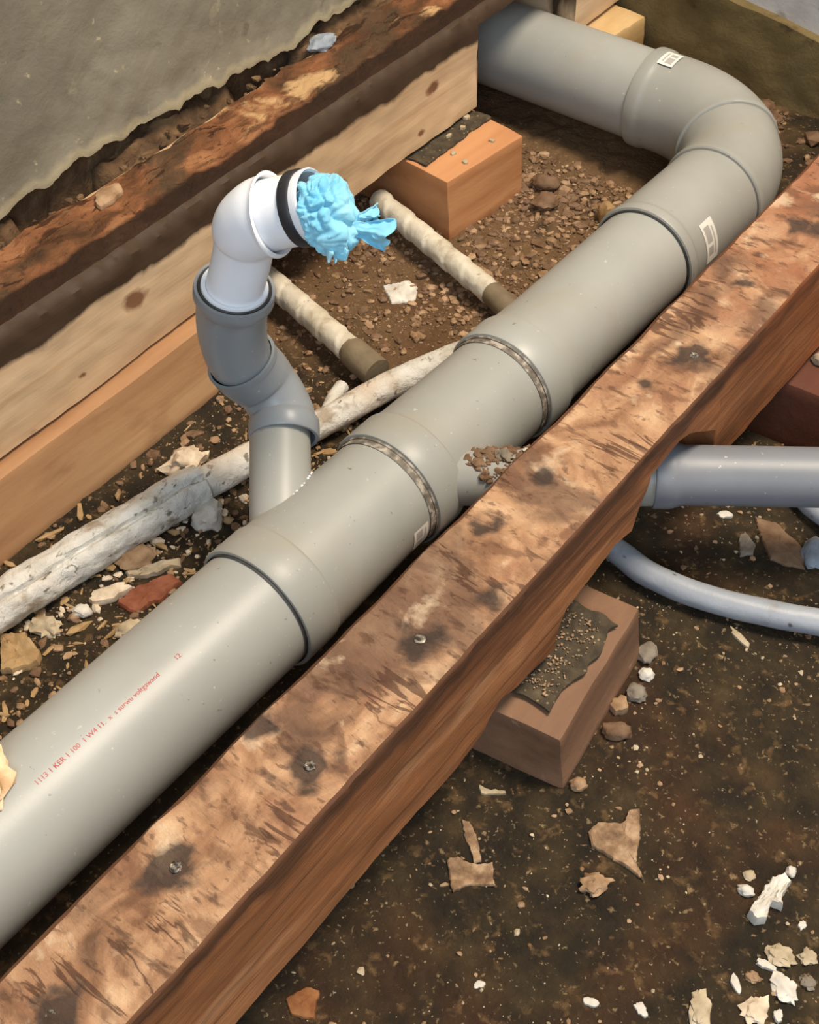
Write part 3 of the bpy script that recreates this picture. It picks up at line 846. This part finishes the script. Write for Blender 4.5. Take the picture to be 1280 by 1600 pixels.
wrapped((-.868, 1.040, .030), (-.664, .984, .022), (-.622, .971, .018), 'tape wrapped pipe running from the orange block to the drain', .0128, .0135)
wrapped((-.905, .858, .028), (-.7255, .816, .022), (-.6845, .8065, .019), 'tape wrapped pipe behind the riser, ending in a muddy stub', .0135, .0165)


def insul(p, rad, n=30, amp=.09, slit=None):
    pts = spline(p, 22)

    def rf(s, a, r_, c):
        k = 1 + amp * nz(c.x * 26, c.y * 26, a) + amp * .6 * nz(c.x * 70, c.y * 70, a * 2.3) + amp * .35 * nz(c.x * 160, c.y * 160, a * 5)
        if slit:
            da = (a - slit(s) + math.pi) % (2 * math.pi) - math.pi
            k -= .30 * math.exp(-(da / .10) ** 2) - .06 * math.exp(-((abs(da) - .45) / .3) ** 2)
        return r_ * k
    return tube(curve_rings(pts, rad), n, True, True, rf)


ip = empty('insulated_pipe', (-.70, .66, .002), 'old white insulated pipe lying on the soil behind the grey drain', 'insulated pipe')
V, F = insul([(-.604, .927, .0175), (-.6335, .8845, .018), (-.664, .793, .0185), (-.683, .713, .0185), (-.708, .630, .0185), (-.7205, .575, .0185)], lambda f: .0130 + .0035 * f, amp=.07)
build('insulation_sleeve', V, F, M_INSUL, ip)
V, F = insul([(-.7195, .579, .020), (-.7265, .555, .020), (-.740, .480, .020), (-.752, .415, .020), (-.762, .345, .020), (-.770, .28, .019), (-.79, .1, .019), (-.80, -.1, .019)], lambda f: .0205 + .004 * f, 60, .11, slit=lambda s: 4.22 - .35 * s + .08 * math.sin(s * 60))
build('insulation_sleeve', V, F, M_INSUL, ip, label='thicker split sleeve with a lengthwise slit')
V, F = insul([(-.690, .733, .017), (-.700, .755, .014), (-.706, .775, .012)], lambda f: .0075, 20, .06)
tag(build('pipe_sliver', V, F, M_INSUL), 'short white pipe sliver beside the muddy stub of wrapped pipe', 'pipe scrap')


# ------------------------------------------------------------------ loose debris
def chip(x, y, lx, ly, th, rot, seed, z=None, bumpy=.25, tilt=(0, 0), n=18):
    """irregular flat flake: jagged outline, domed uneven top"""
    rnd = random.Random(seed); V = []; F = []
    rad = []
    for k in range(n):
        a = 2 * math.pi * k / n
        rad.append(1 + .38 * nz(math.cos(a) * 1.6, math.sin(a) * 1.6, seed * 3.1) + .22 * nz(math.cos(a) * 4, math.sin(a) * 4, seed * 1.7) + rnd.uniform(-.07, .07))
    zz = gh(x, y) if z is None else z
    rows = [(0, 1.0), (.35, 1.04), (.85, .97), (1, .55)]
    c, s = math.cos(rot), math.sin(rot)
    for h, q in rows:
        for k in range(n):
            a = 2 * math.pi * k / n; px = lx * .5 * rad[k] * q * math.cos(a); py = ly * .5 * rad[k] * q * math.sin(a)
            w = (bumpy * th * nz(px * 130, py * 130, seed) if h > .5 else 0) + px * tilt[0] + py * tilt[1]
            V.append((x + px * c - py * s, y + px * s + py * c, zz - .001 + th * h + w))
    V.append((x, y, zz - .001 + th * (1 + bumpy * nz(seed, 2.0)))); V.append((x, y, zz - .001))
    for i in range(len(rows) - 1):
        for k in range(n): F.append((i * n + k, i * n + (k + 1) % n, (i + 1) * n + (k + 1) % n, (i + 1) * n + k))
    t = len(V) - 2; o_ = (len(rows) - 1) * n
    for k in range(n): F.append((o_ + k, o_ + (k + 1) % n, t)); F.append(((k + 1) % n, k, t + 1))
    return V, F


def lump(x, y, lx, ly, lz, rot, seed, z=None, rough_=.28, sub=3):
    bm = bmesh.new(); bmesh.ops.create_icosphere(bm, subdivisions=sub, radius=1); zz = gh(x, y) if z is None else z
    c, s = math.cos(rot), math.sin(rot)
    for v in bm.verts:
        p = v.co; k = 1 + rough_ * nz(p.x * 1.5 + seed, p.y * 1.5, p.z * 1.5) + rough_ * .7 * nz(p.x * 3.5, p.y * 3.5 + seed, p.z * 3.5) + rough_ * .35 * nz(p.x * 8, p.y * 8 + seed, p.z * 8)
        px, py, pz = p.x * lx * .5 * k, p.y * ly * .5 * k, max(p.z, -.72) * lz * .5 * k
        v.co = Vector((x + px * c - py * s, y + px * s + py * c, zz + pz + lz * .34))
    bm.verts.index_update(); V = [v.co.copy() for v in bm.verts]; F = [tuple(v.index for v in f.verts) for f in bm.faces]; bm.free(); return V, F


def D(kind, name, x, y, lx, ly, lz, deg, m_, label, cat, group=None, seed=None, **kw):
    sd_ = seed if seed is not None else int(abs(x * 7919 + y * 104729)) % 997 + 1
    V, F = (chip if kind == 'c' else lump)(x, y, lx, ly, lz, math.radians(deg), sd_, **kw)
    return tag(build(name, V, F, m_, sharp=30 if kind == 'c' else 50), label, cat, group)


def flake(name, pts, th, m_, label, cat, seed=1, curl=.0, z=None):
    P_ = [Vector((x, y, 0)) for x, y in pts]; O_ = []
    for a, b in zip(P_, P_[1:] + P_[:1]):
        k_ = max(2, int((b - a).length / .0025))
        for k in range(k_):
            p = a.lerp(b, k / k_); O_.append(p + Vector((nz(p.x * 400, p.y * 400, seed), nz(p.x * 400, p.y * 400, seed + 9), 0)) * .0014)
    c = sum(O_, Vector()) / len(O_); n = len(O_); V = []; F = []
    rows = [(0, 1.0), (.6, 1.0), (1, .94), (1.05, .8), (1, .62), (1.05, .45), (1, .3), (1, .14)]
    R0 = max((p - c).length for p in O_)
    for h, q in rows:
        for p in O_:
            w = c + (p - c) * q; e = (w - c).length / R0
            zz = gh(w.x, w.y) if z is None else z
            V.append((w.x, w.y, zz - .0012 + th * h + curl * e * e + (.35 * th * nz(w.x * 160, w.y * 160, seed) + .2 * th * nz(w.x * 420, w.y * 420, seed) if h > .5 else 0)))
    V.append((c.x, c.y, (gh(c.x, c.y) if z is None else z) - .0012 + th)); V.append((c.x, c.y, (gh(c.x, c.y) if z is None else z) - .0012))
    for i in range(len(rows) - 1):
        for k in range(n): F.append((i * n + k, i * n + (k + 1) % n, (i + 1) * n + (k + 1) % n, (i + 1) * n + k))
    o_ = (len(rows) - 1) * n
    for k in range(n): F.append((o_ + k, o_ + (k + 1) % n, len(V) - 2)); F.append(((k + 1) % n, k, len(V) - 1))
    return tag(build(name, V, F, m_, sharp=35), label, cat)


# (image right on the floor is about +39 degrees from +X)
flake('plaster_flake', [(-0.7871, 0.9452), (-0.7767, 0.9557), (-0.7681, 0.9708), (-0.7567, 0.9704), (-0.7461, 0.9565), (-0.7411, 0.9416), (-0.7519, 0.9379), (-0.7588, 0.9257), (-0.7735, 0.9363)], 0.004, C_WHITE, 'white plaster flake on soil between the two wrapped pipes', 'plaster flake', 4, 0)
D('l', 'foam_lump', -.699, .562, .031, .034, .026, 20, C_WHITE, 'round cream foam lump beside the split white insulated pipe', 'lump', seed=3, rough_=.4)
D('l', 'insulation_scrap', -.765, .600, .040, .030, .024, 70, C_FOAM, 'torn cream insulation scrap leaning on the white insulated pipe', 'insulation scrap', seed=8, rough_=.6)
flake('plaster_sliver', [(-0.7125, 0.4648), (-0.6982, 0.4881), (-0.6856, 0.5093), (-0.6775, 0.5036), (-0.6909, 0.4809), (-0.705, 0.4616)], 0.006, C_PALE, 'long pale plaster sliver beside the grey drain pipe, below the foam lump', 'sliver', 12, 0)
D('l', 'mortar_chunk', -.716, .482, .040, .026, .016, 60, C_TAN, 'tan mortar chunk against the white insulated pipe', 'chunk', seed=12)
flake('card_flake', [(-0.7498, 0.3464), (-0.7314, 0.3603), (-0.7037, 0.3544), (-0.6981, 0.3457), (-0.7082, 0.3251), (-0.7183, 0.3193)], 0.008, C_CARD, 'flat tan flake at the left edge under the insulated pipe', 'flake', 6, 0.002)
D('l', 'plaster_crumb', -.709, .408, .018, .013, .010, 30, C_WHITE, 'small white plaster crumb under the split end of insulated pipe', 'crumb', seed=2)
flake('brick_shard', [(-0.6936, 0.4343), (-0.6907, 0.4599), (-0.6755, 0.4905), (-0.6629, 0.4903), (-0.6634, 0.4615), (-0.6738, 0.4352)], 0.006, C_BRICK, 'reddish brick shard lying beside the grey drain pipe', 'brick shard', 11, 0)
D('l', 'mortar_chunk', -.662, .420, .024, .016, .012, 75, C_PALE, 'pale pinkish mortar chunk touching the near drain pipe', 'chunk', seed=23)
D('l', 'plaster_scrap', -.722, .378, .026, .018, .012, 10, C_PALE, 'pale splintered plaster scrap beside the flat tan flake', 'scrap', seed=31, rough_=.7)
D('c', 'plaster_scrap', -.705, .436, .040, .014, .008, 62, C_FOAM, 'cream strip torn from the underside of the insulated pipe', 'scrap', seed=7)
flake('mortar_flake', [(-0.2246, 0.497), (-0.2231, 0.5087), (-0.2072, 0.5214), (-0.2092, 0.5343), (-0.2031, 0.5389), (-0.1911, 0.5209), (-0.181, 0.4974), (-0.1683, 0.4887), (-0.1821, 0.4897), (-0.1962, 0.4893), (-0.2166, 0.489)], 0.0035, C_FLAKE, 'large tan wedge shaped flake on the dark soil right of beam', 'flake', 3, 0.003)
flake('paper_scrap', [(-0.2993, 0.4113), (-0.295, 0.418), (-0.2818, 0.4211), (-0.2699, 0.4301), (-0.2573, 0.4147), (-0.2753, 0.4037), (-0.2802, 0.3921), (-0.2885, 0.3991)], 0.003, C_FLAKE, 'tan torn scrap beside the beam on the dark soil', 'scrap', 5, 0.003)
flake('paper_sliver', [(-0.3117, 0.4469), (-0.3059, 0.4484), (-0.2944, 0.4428), (-0.2783, 0.4272), (-0.281, 0.4217), (-0.2919, 0.4307), (-0.2979, 0.4331)], 0.003, C_FLAKE, 'narrow tan sliver standing above the torn scrap near the beam', 'sliver', 7, 0)
flake('wood_shaving', [(-0.3195, 0.4805), (-0.3127, 0.4781), (-0.3055, 0.485), (-0.2978, 0.4894), (-0.297, 0.4863), (-0.3049, 0.4796), (-0.313, 0.475)], 0.003, C_PALE, 'curled pale shaving below the dusty block under the beam', 'shaving', 8, 0)
flake('foam_strip', [(-0.092, 0.5098), (-0.0918, 0.5216), (-0.0907, 0.5454), (-0.0847, 0.5547), (-0.0778, 0.5518), (-0.0776, 0.5356), (-0.0732, 0.5291), (-0.0817, 0.5279), (-0.0788, 0.5121), (-0.084, 0.5069)], 0.011, C_WHITE, 'long white foam strip on dark soil at lower right', 'foam strip', 2, 0)
D('l', 'plaster_crumb', -.102, .527, .013, .009, .008, 10, C_WHITE, 'white crumb on the left side of the long foam strip', 'crumb', seed=8)
D('l', 'plaster_crumb', -.082, .562, .008, .009, .007, 30, C_WHITE, 'tiny white crumb at the top end of the foam strip', 'crumb', seed=5)
D('l', 'plaster_crumb', -.106, .540, .009, .009, .005, 30, C_PALE, 'pale crumb just above the white crumb by foam strip', 'crumb', seed=15)
for i, (x, y, a, b, h, m_, lab) in enumerate([
    (-.057, .497, .019, .015, .006, C_PALE, 'pale plaster lump below the foam strip, uppermost of the corner lumps'),
    (-.040, .508, .013, .011, .006, C_PALE, 'small pale lump at the right edge below the foam strip'),
    (-.044, .476, .015, .021, .006, C_WHITE, 'whitish plaster lump near the right edge, middle of the corner lumps'),
    (-.052, .449, .020, .016, .006, C_FOAM, 'cream plaster lump at the bottom edge near the right corner'),
    (-.084, .424, .026, .014, .006, C_PALE, 'wide pale plaster lump cut by the bottom edge, leftmost of the corner lumps'),
    (-.032, .490, .011, .009, .005, C_GREY, 'small grey lump at the right edge among the corner lumps'),
    (-.066, .470, .010, .008, .005, C_TAN, 'small tan lump between the white slivers in the lower right corner')]):
    D('l', 'plaster_lump', x, y, a, b, h, 30 * i, m_, lab, 'plaster lump', 'plaster lumps in the bottom right corner', seed=i + 40, rough_=.6)
for i, (x, y, a, b, h, lab) in enumerate([
    (-.063, .484, .015, .006, .004, 'white sliver above the corner plaster lumps at lower right'),
    (-.073, .458, .006, .013, .004, 'upright white sliver left of the corner plaster lumps'),
    (-.055, .528, .008, .005, .003, 'white chip close to the right edge above the corner lumps'),
    (-.038, .455, .009, .007, .004, 'white chip in the extreme bottom right corner'),
    (-.118, .40, .012, .007, .004, 'white chip at the bottom edge left of the corner plaster lumps'),
    (-.150, .383, .012, .006, .004, 'oval white chip at the bottom edge midway between beam and corner'),
    (-.222, .345, .008, .006, .003, 'tiny white chip at the bottom edge nearest the beam')]):
    D('c', 'plaster_chip', x, y, a, b, h, 37 * i + 10, C_WHITE, lab, 'plaster chip', 'white chips near the bottom edge', seed=i + 60)
D('l', 'stone', -.256, .590, .026, .016, .014, 35, C_BROWN, 'brown stone right of the dusty block, lowest of its row', 'stone', seed=3)
D('l', 'stone', -.2635, .634, .018, .017, .013, 0, C_GREY, 'grey stone right of the dusty block, middle of its row', 'stone', seed=6)
D('c', 'stone', -.268, .614, .016, .014, .010, 100, C_TAN, 'flat tan stone between grey stone and brown stone beside dusty block', 'stone', seed=8)
D('l', 'stone', -.278, .676, .022, .016, .012, 100, C_GREY, 'grey stone at the far corner of the dusty block', 'stone', seed=11)
D('l', 'plaster_crumb', -.267, .657, .014, .013, .010, 20, C_WHITE, 'white crumb beside the far grey stone at the dusty block', 'crumb', seed=12)
flake('plaster_flake', [(-0.2793, 0.8458), (-0.2772, 0.8544), (-0.2607, 0.8447), (-0.2581, 0.8348), (-0.2661, 0.8249)], 0.004, C_GREY, 'pale grey flake on soil below the side waste pipe', 'flake', 10, 0)
flake('tile_shard', [(-0.2789, 0.8767), (-0.2592, 0.8842), (-0.2259, 0.8708), (-0.2111, 0.8476), (-0.2246, 0.8423), (-0.2424, 0.8387), (-0.2606, 0.8547)], 0.004, C_BROWN, 'flat brown shard below the side waste pipe at right', 'shard', 9, 0)
D('l', 'plaster_lump', -.212, .868, .024, .036, .016, 20, C_BLUE, 'bluish white lump at right edge below the side waste pipe', 'lump', seed=9)
D('c', 'plaster_flake', -.303, .862, .014, .008, .004, 30, C_WHITE, 'tiny white flake close under the side waste pipe', 'flake', seed=3)
D('l', 'plaster_curl', -.316, .957, .026, .010, .008, -5, C_PALE, 'pale curl on soil between side waste pipe and dark block', 'plaster curl', seed=4)
D('c', 'plaster_sliver', -.222, .742, .026, .006, .004, -20, C_PALE, 'thin pale sliver on soil under the thin curving pipe', 'sliver', seed=2)
D('l', 'mortar_crumb', -.254, .528, .014, .012, .010, 30, C_TAN, 'tan crumb at the near corner of the dusty block', 'crumb', seed=8)
D('l', 'mortar_crumb', -.197, .462, .020, .016, .010, 50, C_TAN, 'tan crumb below the large tan wedge shaped flake', 'crumb', seed=28, rough_=.6)
flake('orange_flake', [(-0.327, 0.2501), (-0.3202, 0.2671), (-0.3112, 0.271), (-0.3012, 0.252), (-0.3156, 0.244)], 0.004, C_ORG, 'orange brown flake at the bottom edge beside the beam', 'flake', 13, 0)
D('l', 'stone', -.743, 1.212, .036, .024, .018, 30, C_BROWN, 'largest brown stone right of the orange block', 'stone', seed=21)
D('l', 'stone', -.722, 1.180, .034, .030, .016, 80, C_BROWN, 'flat brown stone beside the largest stone near the orange block', 'stone', seed=22)
D('l', 'mortar_chunk', -.650, 1.205, .022, .022, .030, 10, C_CARD, 'yellowish mortar chunk wedged beside the elbow collar', 'chunk', seed=27)
D('l', 'stone', -.655, 1.520, .030, .026, .030, 20, C_TAN, 'rounded tan stone by the back wall behind the elbow', 'stone', seed=26)
D('l', 'stone', -.612, 1.515, .040, .026, .020, 60, C_BROWN, 'brown stone by the back wall, right of the rounded tan stone', 'stone', seed=25)
D('c', 'mortar_flake', -.722, 1.030, .030, .018, .006, 10, C_TAN, 'tan flake on soil beside the end of the far wrapped pipe', 'flake', seed=24)
D('l', 'plaster_lump', -.300, 1.045, .030, .020, .016, 30, C_PALE, 'pale plaster lump on the dark red brown block', 'lump', seed=18, z=.066)
D('l', 'plaster_lump', -.330, 1.150, .040, .030, .022, 30, C_GREY, 'grey rubble lump on soil behind the dark red brown block', 'lump', seed=34)
for i, (x, y, a, z, m_, lab) in enumerate([
    (-.452, .700, .016, .1175, C_GREY, 'grey mortar crumb on the side branch between drain and beam'),
    (-.436, .716, .012, .1195, C_WHITE, 'white crumb on the side branch between drain and beam'),
    (-.425, .706, .009, .1185, C_PALE, 'pale crumb on the side branch close to the beam')]):
    D('l', 'mortar_crumb', x, y, a, a * .8, a * .7, 40 * i, m_, lab, 'crumb', seed=90 + i, z=z, rough_=.5)
# chips on the felt strip of the orange block
for i, (x, y, a, b) in enumerate([(-.840, 1.178, .010, .008), (-.829, 1.156, .007, .005), (-.832, 1.133, .009, .004), (-.809, 1.110, .009, .006), (-.787, 1.104, .009, .006), (-.788, 1.158, .007, .005)]):
    D('c', 'plaster_chip', x, y, a, b, .004, 40 * i, C_PALE, ['pale chip on the felt strip nearest the joist end', 'small pale chip on the felt strip, second from the joist end', 'thin pale chip on the felt strip, third from the joist end', 'pale chip at the felt edge on bare wood of the orange block', 'pale chip at the front edge of the orange block top', 'pale chip on bare orange wood beside the far corner of the block'][i], 'plaster chip', 'chips on top of the orange block', seed=80 + i, z=.0822 if x < -.82 else .0782)
# pale torn lump sitting on the near pipe at the left edge
V, F = lump(-.548, .196, .050, .060, .024, .5, 51, AX(.2).z + RP - .004, .5)
tag(build('mortar_lump', V, F, flat('peach_lump', (222, 184, 142), 30)), 'peach coloured lump resting on the near drain pipe at left edge', 'lump')

# ragged mortar in the gap between joist and plaster, one object
def stones(name, spots, m_, seed, label=None, parent=None, kind='stuff', elong=1.0):
    rnd = random.Random(seed); V = []; F = []
    bm = bmesh.new(); bmesh.ops.create_icosphere(bm, subdivisions=1, radius=1); bv = [v.co.copy() for v in bm.verts]; bf = [tuple(v.index for v in f.verts) for f in bm.faces]; bm.free()
    for (x, y, z, s) in spots:
        k = len(V); ax, ay, az = s * elong * rnd.uniform(.6, 1.4), s * rnd.uniform(.5, 1.1), s * rnd.uniform(.35, .8); r = rnd.uniform(0, 6.28); c, q = math.cos(r), math.sin(r)
        for p in bv:
            j = rnd.uniform(.72, 1.2); px, py, pz = p.x * ax * j, p.y * ay * j, p.z * az * j
            V.append((x + px * c - py * q, y + px * q + py * c, z + pz + az * .35))
        F += [tuple(i + k for i in f) for f in bf]
    o = build(name, V, F, m_, sharp=25, kind=kind)
    if label: o['label'] = label
    return o


rnd = random.Random(5)
sp_ = [(-.945 + rnd.uniform(-.012, .008), y, .192 + rnd.uniform(-.02, .016), rnd.uniform(.002, .007)) for y in [rnd.uniform(.0, 1.53) for _ in range(300)] if nz(y * 9, 4) > -.12]
tag(stones('mortar_rubble', sp_, M_MORTAR, 4), 'crumbling mortar rubble in the gap between joist and plaster wall', 'rubble')
D('l', 'plastic_scrap', -.935, 1.035, .024, .040, .016, 0, C_BLUE, 'bluish grey scrap in the gap beside the plaster wall', 'scrap', seed=33, z=.206)
D('c', 'wood_splinter', -.915, .690, .022, .034, .006, 20, C_TAN, 'pinkish splinter on the joist edge beside the plaster wall', 'splinter', seed=36, z=.208)


def blocked(x, y, m=0.0):
    if -.605 - m < x < -.46 + m and y < 1.42: return True
    if y > 1.28 and y < 1.43 and x < -.5: return True
    if -.94 < x < -.81 and y < .73: return True
    return False


rnd = random.Random(11); A_ = []; B_ = []; C_ = []; G_ = []
for _ in range(36000):
    x, y = rnd.uniform(-.94, -.57), rnd.uniform(.2, 1.535)
    d = .25 + .75 * smooth(.75, 1.05, y) if x < -.6 else .5
    if blocked(x, y) or rnd.random() > d * (.55 + .9 * nz(x * 7, y * 7, 3) + .3): continue
    s = .0010 + .0056 * rnd.random() ** 5; (A_ if rnd.random() < .55 else B_).append((x, y, gh(x, y), s))
for _ in range(9000):
    x, y = rnd.uniform(-.45, .3), rnd.uniform(.0, 1.53)
    if rnd.random() > .5 + .8 * nz(x * 6, y * 6, 8): continue
    if -.46 < x < -.26 and .5 < y < .67: continue
    s = .0006 + .0030 * rnd.random() ** 4.5; (C_ if rnd.random() < .25 else G_).append((x, y, gh(x, y), s))
for _ in range(70):
    x, y = rnd.uniform(-.76, -.60), rnd.uniform(1.0, 1.28)
    if blocked(x, y, .004) or (x < -.755 and y < 1.2): continue
    (A_ if rnd.random() < .7 else B_).append((x, y, gh(x, y), rnd.uniform(.005, .011)))
for _ in range(500):
    x, y = rnd.uniform(-.95, .3), rnd.uniform(1.40, 1.54)
    s = .003 + .010 * rnd.random() ** 3; (A_ if rnd.random() < .8 else G_).append((x, y, gh(x, y), s))
tag(stones('brown_rubble', A_, C_BROWN, 1), 'brown gravelly rubble scattered over the soil left of the drain', 'rubble')
tag(stones('tan_rubble', B_, C_TAN, 2), 'tan crumbs scattered over the soil left of the drain', 'rubble')
tag(stones('pale_grit', C_, C_PALE, 3), 'pale plaster grit scattered over the dark soil right of the beam', 'grit')
tag(stones('brown_grit', G_, C_TAN, 6), 'brown grit scattered over the dark soil right of the beam', 'grit')
W_ = []
for _ in range(260):
    t = rnd.random(); x = -.66 - .11 * t + rnd.uniform(-.05, .05); y = .72 - .42 * t + rnd.uniform(-.06, .06)
    if blocked(x, y): continue
    W_.append((x, y, gh(x, y), .0014 + .005 * rnd.random() ** 3))
tag(stones('white_grit', W_, C_FOAM, 7), 'cream plaster grit along the white insulated pipe', 'grit')
S_ = []
for _ in range(420):
    y = rnd.uniform(.25, .78); x = rnd.uniform(-.815, -.60)
    if blocked(x, y) or rnd.random() > .7 + .8 * nz(x * 11, y * 11, 6): continue
    S_.append((x, y, gh(x, y), .0015 + .0042 * rnd.random() ** 2.5))
tag(stones('wood_splinters', S_, C_CARD, 9, elong=2.6), 'tan wood splinters scattered on soil between the plank and the drain', 'splinters')
Q_ = []
for _ in range(420):
    t = rnd.uniform(.030, .135); l = rnd.gauss(0, .011)
    if abs(l) > .021: continue
    c = sb0 + sd_ * t; Q_.append((c.x - sd_.y * l, c.y + sd_.x * l, c.z + math.sqrt(.0255 ** 2 - l * l) - .0008, .0012 + .0040 * rnd.random() ** 2))
tag(stones('mortar_crumbs', Q_, C_BROWN, 12), 'brown mortar crumbs lying on the side branch between drain and beam', 'crumbs')
T_ = [(rnd.uniform(-.315, -.295) - .10 * rnd.random() ** 2, rnd.uniform(.54, .625), .0737, rnd.uniform(.0006, .0015)) for _ in range(420)]
tag(stones('sand_grit', T_, C_TAN, 8), 'sandy grit lying on the felt patch of the dusty block', 'grit')
